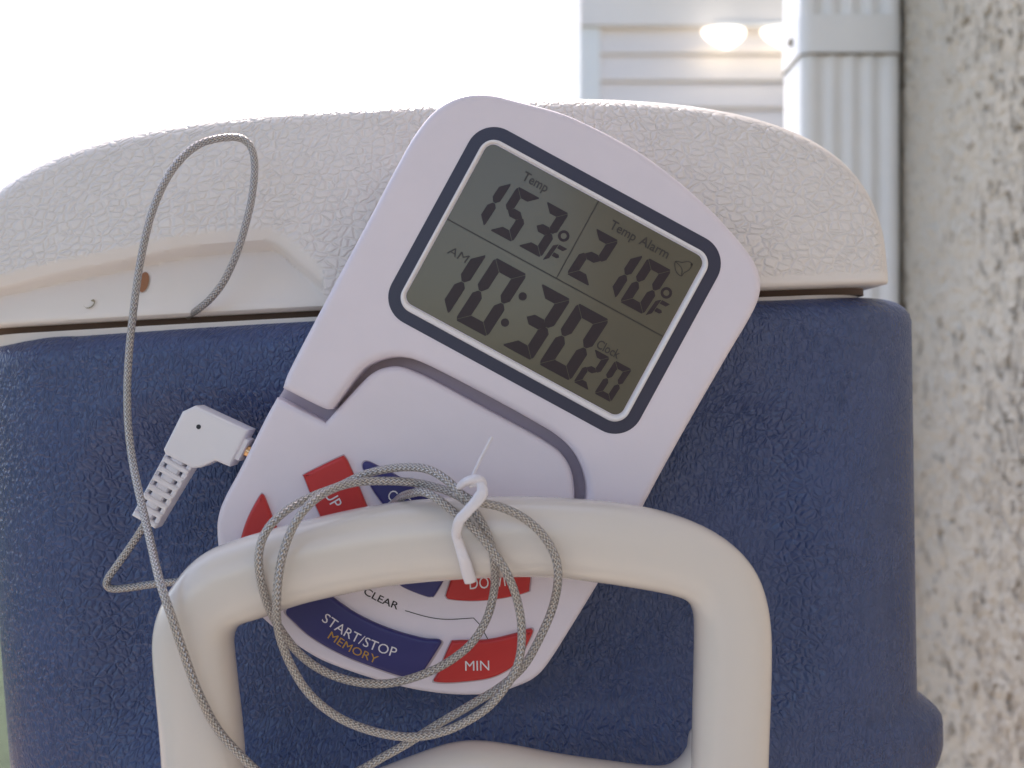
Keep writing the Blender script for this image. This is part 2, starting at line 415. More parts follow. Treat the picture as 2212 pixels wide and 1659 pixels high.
while zt-ex*(k) > .15:
    zb = zt-ex*(k+1)
    if me0 is None:
        L_ = bx1-bx0
        pv = [(0, .030, 0), (0, -.004, 0), (0, -.006, .004), (0, .012, ex*.98), (0, .030, ex*.98)]
        pv2 = [(L_, p[1], p[2]) for p in pv]
        n = 5; fs = [(i, (i+1) % n, n+(i+1) % n, n+i) for i in range(n)]+[tuple(range(n-1, -1, -1)), tuple(range(n, 2*n))]
        me0 = bpy.data.meshes.new('siding_board'); me0.from_pydata(pv+pv2, [], fs); me0.materials.append(M['vinyl'])
    o = bpy.data.objects.new('siding_board', me0); COL.objects.link(o); o.parent = house
    o.location = Vector((bx0, HY, zb))-house.location
    k += 1
# two bright spots under the frieze, built as added glowing domes and bar
spots = empty('bright_spots', P(1600, 60, HY-.05), 'two glowing domes added as bright spots beneath the white frieze of the siding wall', 'glow')
v, f = box(*[P(1545, 0, HY-.03).x, P(1690, 0, HY-.03).x], HY-.055, HY-.031, zz(66, HY), zz(59.8, HY)); bev(mk('spot_bar', v, f, M['trim'], spots, smooth=False), .003)
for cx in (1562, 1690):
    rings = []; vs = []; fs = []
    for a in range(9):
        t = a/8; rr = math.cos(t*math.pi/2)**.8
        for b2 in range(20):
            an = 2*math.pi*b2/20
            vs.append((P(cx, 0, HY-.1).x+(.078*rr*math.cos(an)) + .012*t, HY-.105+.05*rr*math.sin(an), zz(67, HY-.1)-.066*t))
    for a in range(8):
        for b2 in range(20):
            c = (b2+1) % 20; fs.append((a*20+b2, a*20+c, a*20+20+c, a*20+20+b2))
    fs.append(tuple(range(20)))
    mk('glow_dome', vs, fs, M['glow'], spots)

# ------------------------------------------------------------------ bench the cooler stands on
TZ = CZ-.262
bench = empty('patio_bench', (0, .42, .03), 'brown wooden patio bench carrying the cooler', 'bench')
for i in range(4):
    v, f = box(-.60, .285, .235+i*.102, .235+i*.102+.095, TZ-.03, TZ); bev(mk('plank', v, f, M['wood'], bench, smooth=False), .004)
for x in (-.56, .22):
    for y in (.26, .58):
        v, f = box(x, x+.05, y, y+.05, .03, TZ-.0305); bev(mk('leg', v, f, M['wood'], bench, smooth=False), .004)

# ------------------------------------------------------------------ cooler
RHO = math.radians(2.75)
ax = Vector((math.cos(RHO), 0, math.sin(RHO))); az = Vector((-math.sin(RHO), 0, math.cos(RHO)))
cooler = empty('cooler', (-.014, .40, TZ), 'blue cooler with grained body, cream domed lid and white swing handle', 'cooler')
CC = Vector((-.0158, 0, CZ))                 # axis point at eye height
def to_loc(px, py, d):
    w = P(px, py, d)-CC; return w.dot(ax), w.dot(az)
LCX = -.0049
HW = .1155                                   # half width
FR, RC, LEN = .2395, .030, .34               # front distance, corner radius, length
ZTOP = .0158                                 # z' of the blue body's top edge
def recess(x, z):
    """hollow that the handle and thermometer sit in"""
    cx, cz, hx, hz, rr = .000, -.043, .080, .0385, .020
    qx, qz = abs(x-cx)-hx+rr, abs(z-cz)-hz+rr
    sdv = math.hypot(max(qx, 0), max(qz, 0))+min(max(qx, qz), 0)-rr
    return sstep(.007, -.010, sdv)
def body_mesh():
    nf, nc, nsd = 150, 14, 6
    rows = []
    zs = [ZTOP-.0002, ZTOP-.0006, ZTOP-.0014, ZTOP-.0026, ZTOP-.0042, ZTOP-.006]+[ZTOP-.006-(i+1)*.0011 for i in range(125)]
    zlast = zs[-1]; zs += [zlast-.02, zlast-.05, -.262]
    vs, fs = [], []
    for z in zs:
        t = ZTOP-z
        rnd = .0070*(1-math.sqrt(max(0, 1-(1-min(1, t/.006))**2)))     # shoulder
        hw = HW-.008*max(0, t)/.12*.5 - rnd
        ring = []
        fr = FR+rnd
        # widening base foot
        foot = .0066*sstep(-.0800, -.0880, z)*sstep(-.108, -.093, z)
        hwr = hw+foot
        for i in range(nf+1):
            s = -1+2*i/nf; x = s*(hw-RC)
            y = fr+.0075*s*s+.0055*recess(x, z)
            ring.append((x, y))
        ye = fr+.0075
        for i in range(1, nc+1):
            a = -math.pi/2+math.pi/2*i/nc
            ring.append((hw-RC+(RC+(foot if i > 4 else foot*i/4))*math.cos(a), ye+RC+RC*math.sin(a)))
        for i in range(1, nsd+1): ring.append((hwr-.004*i/nsd, ye+RC+(LEN-2*RC)*i/nsd))
        for i in range(1, nc+1):
            a = math.pi/2*i/nc; ring.append((hw-RC+RC*math.cos(a)-.004, ye+LEN-RC+RC*math.sin(a)))
        for i in range(0, nc+1):
            a = math.pi/2+math.pi/2*i/nc; ring.append((-(hw-RC)+.004+RC*math.cos(a), ye+LEN-RC+RC*math.sin(a)))
        for i in range(1, nsd+1): ring.append((-hw+.004*(1-i/nsd), ye+LEN-RC-(LEN-2*RC)*i/nsd))
        for i in range(1, nc):
            a = math.pi+math.pi/2*i/nc; ring.append((-(hw-RC)+RC*math.cos(a), ye+RC+RC*math.sin(a)))
        n = len(ring)
        for x, y in ring:
            # the lower rows sink level onto the bench
            lv = sstep(-.16, -.26, z)
            q = CC+ax*x+az*z; q.y = y
            q.z = q.z*(1-lv)+(CZ+z)*lv
            vs.append(q)
    n = len(ring)
    for k in range(len(zs)-1):
        for i in range(n):
            j = (i+1) % n; fs.append((k*n+i, k*n+j, (k+1)*n+j, (k+1)*n+i))
    fs.append(tuple(range(n))); fs.append(tuple((len(zs)-1)*n+i for i in range(n-1, -1, -1)))
    return vs, fs
v, f = body_mesh()
mk('body', v, f, M['body'], cooler, angle=60)
# pale liner rim, and an inset block coloured as the shadowed gap above it
def rr_prism(name, hw, fr, ye, z0, z1, m, bul=.0075, rad=.026):
    ring = []; r = rad
    for i in range(61):
        s = -1+2*i/60; ring.append((s*(hw-r), fr+bul*s*s))
    cx_ = LCX
    y_ = fr+bul
    for i in range(1, 13):
        a = -math.pi/2+math.pi/2*i/12; ring.append((hw-r+r*math.cos(a), y_+r+r*math.sin(a)))
    ring += [(hw, ye), (-hw, ye)]
    for i in range(0, 12):
        a = math.pi+math.pi/2*i/12; ring.append((-(hw-r)+r*math.cos(a), y_+r+r*math.sin(a)))
    n = len(ring); vs = []
    for z in (z0, z1):
        for x, y in ring:
            q = CC+ax*(x+cx_)+az*z; q.y = y; vs.append(q)
    fs = [(i, (i+1) % n, n+(i+1) % n, n+i) for i in range(n)]+[tuple(range(n-1, -1, -1)), tuple(range(n, 2*n))]
    return mk(name, vs, fs, m, cooler, angle=40)
rr_prism('rim', .1062, FR+.0048, .57, ZTOP-.006, ZTOP+.0005, M['rim'], rad=.02)
rr_prism('gap_block', .1066, FR+.0100, .565, ZTOP+.0006, ZTOP+.012, M['gap'], rad=.010)

# lid: arched front with grain, hollow finger grip
LHW = .1079; LH = .0468; LZ = ZTOP+.0022; LN = 3.15
GR = outline([(-90, 640, 1), (-60, 610), (14, 591), (108, 569), (252, 541), (396, 512), (540, 499), (590, 501), (626, 519), (684, 569), (724, 605), (775, 655, 1), (770, 760, 1), (-90, 860, 1)], 4)
GRL = [to_loc(x, y, .246) for x, y in GR]
if area2(GRL) < 0: GRL.reverse()
def sdist(x, z, poly):
    n = len(poly); dm = 1e9; ins = False
    for i in range(n):
        ax_, ay_ = poly[i-1]; bx_, by_ = poly[i]
        ex_, ey_ = bx_-ax_, by_-ay_; wx, wy = x-ax_, z-ay_
        l2 = ex_*ex_+ey_*ey_
        t = max(0, min(1, (wx*ex_+wy*ey_)/l2)) if l2 else 0
        dm = min(dm, math.hypot(wx-ex_*t, wy-ey_*t))
        if (ay_ > z) != (by_ > z) and x < (bx_-ax_)*(z-ay_)/(by_-ay_)+ax_: ins = not ins
    return -dm if ins else dm
def lid_front(x, z):
    """depth of the lid's front face"""
    t = z/LH
    return FR+.0005+.0078*(x/LHW)**2+.014*max(0, t)**1.5
def lid_mesh():
    nx, nz_ = 420, 90
    vs, fs, gr = [], [], []
    idx = {}
    RF = .0045
    for i in range(nx+1):
        s = -1+2*i/nx
        s = math.copysign(1-(1-abs(s))**1.35, s)*.99995
        x = s*LHW
        h = LH*(max(0, 1-abs(s)**LN))**(1/LN)+.0015
        for j in range(nz_+1):
            t = j/nz_; t = 1-(1-t)**1.25
            z = h*t
            # distance to the outer outline, for the rounded edge
            de = min((h-z)*max(.12, math.sqrt(max(0, 1-abs(s)**6))), (LHW-abs(x))) if h > 0 else 0
            fil = RF*(1-math.sqrt(max(0, 1-(1-min(1, max(0, de)/RF))**2)))
            lip = .0012*(1-math.sqrt(max(0, 1-(1-min(1, z/.0012))**2)))
            y = lid_front(x, z)+fil+lip
            g = 1.0
            if x < -.02 and z < .030:
                sd_ = sdist(x+LCX, z+LZ, GRL)
                prof = sstep(.0006, -.0028, sd_)*.0016+sstep(-.0022, -.0040, sd_)*.0060*(1-.60*sstep(.016, .0, z))
                y += prof; g = sstep(-.0005, .0012, sd_)
            g *= sstep(.0020, .0030, z)*sstep(.0006, .0026, de)
            q = CC+ax*(x+LCX)+az*(LZ+z); q.y = y
            idx[i, j] = len(vs); vs.append(q); gr.append(g)
    for i in range(nx):
        for j in range(nz_):
            fs.append((idx[i, j], idx[i+1, j], idx[i+1, j+1], idx[i, j+1]))
    # outer skin running back
    loop = [idx[i, 0] for i in range(nx+1)]+[idx[nx, j] for j in range(1, nz_+1)]+[idx[i, nz_] for i in range(nx-1, -1, -1)]+[idx[0, j] for j in range(nz_-1, 0, -1)]
    prev = loop
    for yb in (.30, .42, .565, .57):
        sc = .985 if yb == .57 else 1.0
        cur = []
        for vi in loop:
            q = Vector(vs[vi]); w = q-CC; q = CC+ax*(w.dot(ax)*sc)+az*(w.dot(az)); q.y = yb
            cur.append(len(vs)); vs.append(q); gr.append(0)
        for a in range(len(loop)):
            b_ = (a+1) % len(loop); fs.append((prev[a], prev[b_], cur[b_], cur[a]))
        prev = cur
    fs.append(tuple(prev))
    return vs, fs, gr
v, f, g = lid_mesh()
lid = mk('lid', v, f, M['lid'], cooler, angle=50)
at = lid.data.attributes.new('grain', 'FLOAT', 'POINT'); at.data.foreach_set('value', g)
# oval foam hole and the little scuff in the finger grip
def lid_patch(name, pts, m, r=.0002):
    lp = [to_loc(px, py, .2500) for px, py in pts]; vs = []
    for x, z in lp:
        q = CC+ax*x+az*z; q.y = lid_front(x-LCX, z-LZ)+.0016+.0060*(1-.60*sstep(.016, .0, z-LZ))-r*2; vs.append(q)
    return mk(name, vs, [tuple(range(len(vs)))], m, cooler, smooth=False)
lid_patch('screw_hole', [(313+11.5*math.cos(a/16*math.pi), 610+23*math.sin(a/16*math.pi)+0.0) for a in range(32)], M['grip_hole'])
sc = crom([(204, 652), (211, 650), (212, 658), (206, 666), (196, 668), (190, 664)], 5)
lid_patch('scuff_mark', [(x, y) for x, y in sc]+[(x-2, y-2.2) for x, y in reversed(sc)], M['scuff'], .00025)

# ------------------------------------------------------------------ handle
def resample(path, n):
    L = [0]
    for a, b in zip(path, path[1:]): L.append(L[-1]+math.dist(a, b))
    out = []; k = 0
    for i in range(n):
        t = L[-1]*i/(n-1)
        while k < len(L)-2 and L[k+1] < t: k += 1
        u = (t-L[k])/max(1e-9, L[k+1]-L[k]); out.append([a+(b-a)*u for a, b in zip(path[k], path[k+1])])
    return out
outer_s = [[(372, 2120), (362, 1900), (358, 1720), (352, 1600), (343, 1500), (334, 1400)],
           [(334, 1400), (338, 1350), (352, 1305), (375, 1265), (405, 1225), (440, 1195), (475, 1177)],
           [(475, 1177), (560, 1150), (700, 1114), (830, 1088), (960, 1076), (1080, 1073), (1200, 1075), (1320, 1084), (1420, 1100)],
           [(1420, 1100), (1500, 1127), (1570, 1166), (1622, 1218), (1650, 1280), (1662, 1350), (1664, 1410)],
           [(1664, 1410), (1662, 1500), (1658, 1600), (1655, 1720), (1650, 1900), (1640, 2120)]]
inner_s = [[(545, 2120), (535, 1900), (530, 1720), (524, 1600), (512, 1490), (502, 1400)],
           [(502, 1400), (502, 1382), (507, 1363), (518, 1350), (534, 1342), (560, 1335), (590, 1325)],
           [(590, 1325), (640, 1307), (716, 1288), (840, 1264), (960, 1252), (1080, 1245), (1180, 1245), (1285, 1255), (1400, 1273)],
           [(1400, 1273), (1440, 1281), (1474, 1291), (1490, 1303), (1498, 1322), (1501, 1345), (1501, 1400)],
           [(1501, 1400), (1499, 1480), (1496, 1600), (1494, 1720), (1490, 1900), (1480, 2120)]]
def loft(outer, inner, dfun, hd, n=32, expo=2.6):
    """closed rounded section swept between two edge lines; dfun = distance of the section centre, hd = half depth"""
    vs, fs = [], []; m = len(outer)
    for i in range(m):
        o_, q_ = outer[i], inner[i]
        d = dfun(i/(m-1), ((o_[0]+q_[0])/2, (o_[1]+q_[1])/2)); h = hd(i/(m-1)) if callable(hd) else hd
        A = P(o_[0], o_[1], d); B = P(q_[0], q_[1], d); c = (A+B)/2; hw = (A-B)/2
        for k in range(n):
            a = 2*math.pi*k/n; ca, sa = math.cos(a), math.sin(a)
            x = math.copysign(abs(ca)**(2/expo), ca); y = math.copysign(abs(sa)**(2/expo), sa)
            vs.append(c+hw*x+Vector((0, y*h, 0)))
    for i in range(m-1):
        for k in range(n):
            j = (k+1) % n; fs.append((i*n+k, i*n+j, (i+1)*n+j, (i+1)*n+k))
    fs.append(tuple(range(n-1, -1, -1))); fs.append(tuple((m-1)*n+k for k in range(n)))
    return vs, fs
oc, ic = [], []
cnt = [26, 26, 60, 30, 26]
for a, b, c in zip(outer_s, inner_s, cnt):
    oc += resample(crom(a, 8), c)[:-1]; ic += resample(crom(b, 8), c)[:-1]
oc.append([1640, 2120]); ic.append([1480, 2120])
def smooth_path(p, it=3):
    for _ in range(it):
        p = [p[0]]+[[(a[k]+2*b[k]+c[k])/4 for k in (0, 1)] for a, b, c in zip(p, p[1:], p[2:])]+[p[-1]]
    return p
oc, ic = smooth_path(oc), smooth_path(ic)
HD = .0068
def hdep(t, c): return .2100+.020*sstep(1650, 2100, c[1])
v, f = loft(oc, ic, hdep, HD)
# lower cross bar with its hump
lo = crom([(430, 1745), (600, 1722), (700, 1700), (800, 1670), (885, 1638), (965, 1611), (1030, 1604), (1100, 1612), (1200, 1631), (1310, 1647), (1420, 1659), (1462, 1647), (1487, 1616), (1500, 1575), (1580, 1560)], 8)
li = crom([(430, 1930), (600, 1900), (700, 1880), (800, 1850), (885, 1820), (965, 1795), (1030, 1790), (1100, 1795), (1200, 1810), (1310, 1825), (1420, 1840), (1462, 1845), (1500, 1850), (1540, 1850), (1620, 1850)], 8)
v2, f2 = loft(lo, li, lambda t, c: .2165, .0058, n=24)
nb = len(v); v += v2; f += [tuple(i+nb for i in q) for q in f2]
mk('handle', v, f, M['handle'], cooler, angle=60)

# ------------------------------------------------------------------ thermometer
th = empty('thermometer', P(1000, 1500, .230), 'white digital thermometer timer tucked behind the handle, display reading 153 degrees', 'thermometer')
right_e = [(1114, 219), (1204, 243), (1260, 266), (1318, 295), (1386, 334), (1454, 384), (1522, 443), (1567, 489), (1608, 537), (1632, 574), (1642, 612), (1636, 650), (1613, 697), (1567, 774), (1463, 955), (1390, 1090)]
low_r = [(1321, 1226), (1285, 1270), (1225, 1368), (1180, 1437), (1150, 1466), (1110, 1484)]
low_b = [(1074, 1496), (1015, 1500), (955, 1497), (890, 1487), (826, 1471), (760, 1450), (698, 1426), (650, 1398), (600, 1362), (545, 1310), (500, 1250)]
low_l = [(477, 1200), (470, 1145), (475, 1105), (490, 1068), (516, 1020), (545, 963), (577, 899)]
up_l = [(628, 796), (700, 658), (796, 478), (842, 390), (880, 320), (900, 288), (930, 250), (966, 222), (1010, 206), (1060, 206)]
head = up_l + right_e + [(1321, 1226, 1), (1233, 1181, 1), (1252, 1135), (1265, 1085), (1267, 1050), (1258, 1012), (1238, 975), (1205, 942), (1150, 908), (1050, 853), (960, 806), (905, 780), (866, 771), (830, 775), (795, 790), (772, 812), (745, 848), (718, 884, 1), (696, 880), (612, 838, 1)]
base = [(600, 858, 1), (704, 912, 1), (741, 871), (778, 831), (801, 809), (825, 796), (859, 791), (893, 801), (942, 824), (1047, 881), (1137, 929), (1186, 958), (1213, 980), (1232, 1011), (1240, 1050), (1239, 1090), (1228, 1140), (1215, 1188, 1), (1306, 1235, 1)] + low_r[1:] + low_b + low_l
full = up_l + right_e + low_r + low_b + low_l + [(600, 858), (612, 838)]
slab('back_cover', [(1056+(x-1056)*.994, 850+(y-850)*.994) for x, y in full], .2292, .010, .001, M['device_in'], th)
slab('base_housing', base, .2236, .0135, .0013, M['device'], th, steps=6)
slab('display_housing', head, .2214, .0125, .0016, M['device'], th, steps=6)

EX = Vector((math.cos(math.radians(28.55)), math.sin(math.radians(28.55)))); EY = Vector((-EX.y, EX.x))
def uv2px(u, v): return (1057+EX.x*u+EY.x*v, 305+EX.y*u+EY.y*v)
def rrect(u0, v0, u1, v1, r, n=8):
    o = []
    for cx, cy, a0 in ((u1-r, v0+r, -90), (u1-r, v1-r, 0), (u0+r, v1-r, 90), (u0+r, v0+r, 180)):
        for k in range(n+1):
            a = math.radians(a0+90*k/n); o.append(uv2px(cx+r*math.cos(a), cy+r*math.sin(a)))
    return o
U1, V1 = 532, 391
DF = .2214
def ring_mesh(name, outerp, innerp, d0, d1, hgt, m, parent, prof=None):
    """ring between two outlines; cross profile rises hgt towards the viewer"""
    n = len(outerp); prof = prof or [(0, 0), (0, 1), (1, 1), (1, 0)]
    vs = []; fs = []
    for t, h in prof:
        for a, b in zip(outerp, innerp):
            p = P(a[0]+(b[0]-a[0])*t, a[1]+(b[1]-a[1])*t, d0); p.y = d0-hgt*h; vs.append(p)
    for k in range(len(prof)-1):
        for i in range(n):
            j = (i+1) % n; fs.append((k*n+i, k*n+j, (k+1)*n+j, (k+1)*n+i))
    return mk(name, vs, fs, m, parent, angle=60)
ring_mesh('screen_border', rrect(-38, -39, U1+41, V1+42, 62, 12), rrect(-10, -10, U1+13, V1+15, 34, 12), DF+.0001, 0, .00018, M['navy'], th)
ring_mesh('screen_ring', rrect(-11, -11, U1+14, V1+16, 35, 12), rrect(-1, -1, U1+1, V1+1, 22, 12), DF+.0001, 0, .00075, M['ring'], th,
          prof=[(0, 0), (.05, .6), (.2, .92), (.45, 1), (.7, .85), (.9, .4), (1, 0)])
def flat(name, pxs, d, m, parent):
    vs = [P(x, y, d) for x, y in pxs]
    o = mk(name, vs, [tuple(range(len(vs)))], m, parent, smooth=False)
    return o
lcd = slab('lcd_screen', rrect(0, 0, U1, V1, 21), DF-.00012, .0006, .00003, M['lcd'], th, raw=True, steps=2)
DL = DF-.00020
SEGS = {'0': 'abcdef', '1': 'bc', '2': 'abged', '3': 'abgcd', '5': 'afgcd'}
def digit(ch, u0, v0, w, h, t, slant=.075, parent=lcd):
    g = .75; hm = h/2; e = t*.42; q = t*.5
    sh = {
     'a': [(g+e*.4, 0), (w-g-e*.4, 0), (w-g-.1*t, e*.25), (w-t-g, t), (t+g, t), (g+.1*t, e*.25)],
     'd': [(g+e*.4, h), (w-g-e*.4, h), (w-g-.1*t, h-e*.25), (w-t-g, h-t), (t+g, h-t), (g+.1*t, h-e*.25)],
     'f': [(0, e*.7+g), (t*.105, g+.105*t), (t, t+g), (t, hm-q-g), (t*.62, hm-g), (t*.35, hm-g), (0, hm-q*.8-g)],
     'e': [(0, h-e*.7-g), (t*.105, h-g-.105*t), (t, h-t-g), (t, hm+q+g), (t*.62, hm+g), (t*.35, hm+g), (0, hm+q*.8+g)],
     'b': [(w, e*.7+g), (w-t*.105, g+.105*t), (w-t, t+g), (w-t, hm-q-g), (w-t*.62, hm-g), (w-t*.35, hm-g), (w, hm-q*.8-g)],
     'c': [(w, h-e*.7-g), (w-t*.105, h-g-.105*t), (w-t, h-t-g), (w-t, hm+q+g), (w-t*.62, hm+g), (w-t*.35, hm+g), (w, hm+q*.8+g)],
     'g': [(t*.5+g, hm), (t+g, hm-q), (w-t-g, hm-q), (w-t*.5-g, hm), (w-t-g, hm+q), (t+g, hm+q)]}
    vs, fs = [], []
    for s in SEGS[ch]:
        b0 = len(vs)
        for a, b in sh[s]: vs.append(P(*uv2px(u0+a+slant*(h-b), v0+b), DL))
        fs.append(tuple(range(b0, len(vs))))
    mk('digit', vs, fs, M['seg'], parent, smooth=False)
digit('1', 26, 56, 52, 112, 19.5); digit('5', 92, 56, 56, 112, 19.5); digit('3', 162, 55, 56, 113, 19.5)
digit('2', 283, 55, 57, 117, 19.5); digit('1', 349, 57, 53, 112, 19.5); digit('0', 413, 57, 58, 113, 19.5)
digit('1', 29, 217, 72, 155, 24.5); digit('0', 119, 214, 79, 160, 24.5)
digit('3', 233, 216, 74, 157, 25); digit('0', 323, 215, 78, 157, 25)
digit('2', 408, 286, 38, 84, 13.5); digit('0', 459, 286, 41, 84, 13.5)
def disc(name, u, v, r, parent, r2=0):
    n = 24; vs = []; fs = []
    for k in range(n): vs.append(P(*uv2px(u+r*math.cos(2*math.pi*k/n), v+r*math.sin(2*math.pi*k/n)), DL))
    if r2:
        for k in range(n): vs.append(P(*uv2px(u+r2*math.cos(2*math.pi*k/n), v+r2*math.sin(2*math.pi*k/n)), DL))
        fs = [(k, (k+1) % n, n+(k+1) % n, n+k) for k in range(n)]
    else: fs = [tuple(range(n))]
    mk(name, vs, fs, M['seg'], parent, smooth=False)
disc('colon_dot', 223.5, 260, 9, lcd); disc('colon_dot', 217, 328, 9, lcd)
disc('degree_sign', 239, 103, 12.5, lcd, 6.5); disc('degree_sign', 492.5, 105, 12.5, lcd, 6.5)
def poly_uv(name, polys, m=None, parent=lcd, dd=0):
    vs, fs = [], []
    for pl_ in polys:
        b0 = len(vs); vs += [P(*uv2px(u, v), DL-dd) for u, v in pl_]; fs.append(tuple(range(b0, len(vs))))
    return mk(name, vs, fs, m or M['seg'], parent, smooth=False)
def letterF(u, v):
    s = .12; H = 45
    def q(a, b): return (u+a+s*(H-b), v+b)
    poly_uv('letter_f', [[q(0, 8), q(9, 0), q(9, 18), q(9, 36), q(0, 46)], [q(10.5, 0), q(30, 0), q(25, 9), q(10.5, 9)], [q(10.5, 20), q(22, 20), q(26, 24.5), q(22, 29), q(10.5, 29)]])
letterF(224, 124); letterF(476, 123)
poly_uv('divider_line', [[(0, 189.8), (U1, 189.8), (U1, 192.4), (0, 192.4)]], M['seg_thin'])
poly_uv('divider_line', [[(268, 0), (270.4, 0), (270, 189.5), (267.6, 189.5)]], M['seg_thin'])
def stroke(pts, w, d, closed=False):
    """thin flat line following px points"""
    vs, fs = [], []; n = len(pts)
    for i, p in enumerate(pts):
        a = pts[i-1] if (i or closed) else p; b = pts[(i+1) % n] if (i < n-1 or closed) else p
        t = Vector((b[0]-a[0], b[1]-a[1]));
        if t.length < 1e-6: t = Vector((1, 0))
        t.normalize(); nn = Vector((-t.y, t.x))*w/2
        vs += [P(p[0]+nn.x, p[1]+nn.y, d), P(p[0]-nn.x, p[1]-nn.y, d)]
    m = n if closed else n-1
    for i in range(m):
        a = 2*i; b = 2*((i+1) % n); fs.append((a, a+1, b+1, b))
    return vs, fs
def r2px(X, Y): return (X*.2+1239, Y*.2+442.4)     # close-up of the bell
bell = crom([r2px(*p) for p in [(1100, 612), (1170, 622), (1240, 612), (1278, 645), (1250, 700), (1195, 735), (1165, 768), (1125, 745), (1098, 690)]], 5, True)
v, f = stroke(bell, 2.0, DL, True)
v2, f2 = stroke(crom([r2px(*p) for p in [(1100, 612), (1140, 650), (1172, 700), (1165, 768)]], 5), 1.8, DL); f += [tuple(i+len(v) for i in q) for q in f2]; v += v2
v2, f2 = stroke([r2px(*p) for p in [(1270, 650), (1287, 640)]], 4.5, DL); f += [tuple(i+len(v) for i in q) for q in f2]; v += v2
mk('bell_icon', v, f, M['seg_thin'], lcd, smooth=False)

# lettering: built-in font turned into flat mesh and laid along a px baseline
def glyphs(s, bold=0.0):
    cu = bpy.data.curves.new('t', 'FONT'); cu.body = s; cu.size = 1; cu.offset = bold; cu.resolution_u = 3
    ob = bpy.data.objects.new('t', cu); COL.objects.link(ob)
    dg = bpy.context.evaluated_depsgraph_get(); me = bpy.data.meshes.new_from_object(ob.evaluated_get(dg))
    vs = [tuple(v.co) for v in me.vertices]; fs = [tuple(p.vertices) for p in me.polygons]
    bpy.data.objects.remove(ob); bpy.data.curves.remove(cu); bpy.data.meshes.remove(me)
    return vs, fs
_c = glyphs('H')[0]; CAP = max(v[1] for v in _c)
def text(name, s, path, cap, d, m, parent, bold=0.0, italic=0.0, fit=True, width=None):
    """letters bent along the px polyline; stretched so the string spans it"""
    vs, fs = glyphs(s, bold)
    x0 = min(v[0] for v in vs); x1 = max(v[0] for v in vs)
    path = crom(path, 8) if len(path) > 2 else [list(p) for p in path]
    L = [0]
    for a, b in zip(path, path[1:]): L.append(L[-1]+math.dist(a, b))
    out = []
    for x, y, _ in vs:
        t = (x-x0)/(x1-x0)*L[-1]; k = 0
        while k < len(L)-2 and L[k+1] < t: k += 1
        u = (t-L[k])/(L[k+1]-L[k]); a, b = path[k], path[k+1]
        dx, dy = b[0]-a[0], b[1]-a[1]; l = math.hypot(dx, dy); dx /= l; dy /= l
        h = y/CAP*cap
        out.append(P(a[0]+(b[0]-a[0])*u+dy*h+dx*h*italic, a[1]+(b[1]-a[1])*u-dx*h+dy*h*italic, d))
    return mk(name, out, fs, m, parent, smooth=False)
def tuv(s, u0, u1, vb, cap, m='seg_thin', **k):
    text('caption', s, [uv2px(u0, vb), uv2px(u1, vb)], cap, DL, M[m], lcd, **({'bold': .014} | k))
tuv('Temp', 100, 160, 39, 20); tuv('Temp', 316, 378, 41, 20); tuv('Alarm', 388, 458, 40, 20); tuv('Clock', 414, 468, 281, 19); tuv('AM', 34, 80, 256, 18, italic=.12, bold=.0)

# keys
DB = .2236
def key(name_label, pts, m, seg=5):
    g = slab('button_gap', [(sum(p[0] for p in pts)/len(pts)+(p[0]-sum(q[0] for q in pts)/len(pts))*1.03,
                             sum(p[1] for p in pts)/len(pts)+(p[1]-sum(q[1] for q in pts)/len(pts))*1.05)+tuple(p[2:]) for p in pts], DB-.00008, .0004, .00002, M['device_in'], th, seg=seg, steps=1)
    b = slab('button', pts, DB-.0012, .0016, .0006, M[m], th, seg=seg, steps=4)
    b['label'] = name_label
    return b
kd = DB-.0012-.00006
k_up = key('red UP button', [(656, 1029, 1), (660, 1023), (734, 987), (744, 987), (751, 996, 1), (775, 1050), (800, 1110, 1), (704, 1124), (692, 1115, 1), (672, 1070)], 'red')
k_ck = key('blue button marked CLOCK', [(783, 1006), (787, 998), (796, 997), (810, 1003), (840, 1018), (870, 1034), (900, 1056), (940, 1072), (985, 1100), (980, 1112), (920, 1112), (850, 1112), (828, 1090), (803, 1055), (788, 1022)], 'blue_key')
k_lf = key('red button at the left edge', [(561, 1071), (568, 1069), (573, 1077), (590, 1122), (604, 1160), (590, 1180), (545, 1180), (522, 1170), (524, 1150), (538, 1112)], 'red')
k_sm = key('dark blue button half hidden by handle', [(850, 1240, 1), (975, 1225, 1), (941, 1283), (932, 1289), (920, 1288), (885, 1275), (862, 1262)], 'blue_key')
k_dn = key('red DOWN button', [(985, 1220, 1), (1148, 1215, 1), (1144, 1268), (1136, 1280), (1080, 1293), (1023, 1298), (974, 1295), (964, 1289), (965, 1278)], 'red')
k_ss = key('blue START/STOP MEMORY button', [(665, 1255, 1), (715, 1288), (771, 1326), (841, 1358), (911, 1378), (945, 1381), (953, 1385, 1), (950, 1395), (916, 1448), (908, 1458), (895, 1463), (877, 1463), (827, 1448), (743, 1416), (673, 1377), (631, 1340), (618, 1325), (622, 1312), (640, 1285)], 'blue_key')
k_mn = key('red MIN button', [(985, 1384), (1051, 1382), (1107, 1370), (1142, 1359), (1150, 1361), (1149, 1370), (1132, 1405), (1114, 1432), (1090, 1451), (1051, 1466), (981, 1474), (943, 1473), (937, 1468), (945, 1454), (972, 1392)], 'red')
def a60(x, y, l, ang): a = math.radians(ang); return [(x, y), (x+l*math.cos(a), y+l*math.sin(a))]
text('lettering', 'UP', a60(700, 1068, 37, 60), 25, kd, M['white_ink'], k_up)
text('lettering', 'CLOCK', a60(835, 1077, 92, 26), 23, kd, M['white_ink'], k_ck)
text('lettering', 'DOWN', [(1015, 1273), (1060, 1270), (1108, 1263)], 25, kd, M['white_ink'], k_dn)
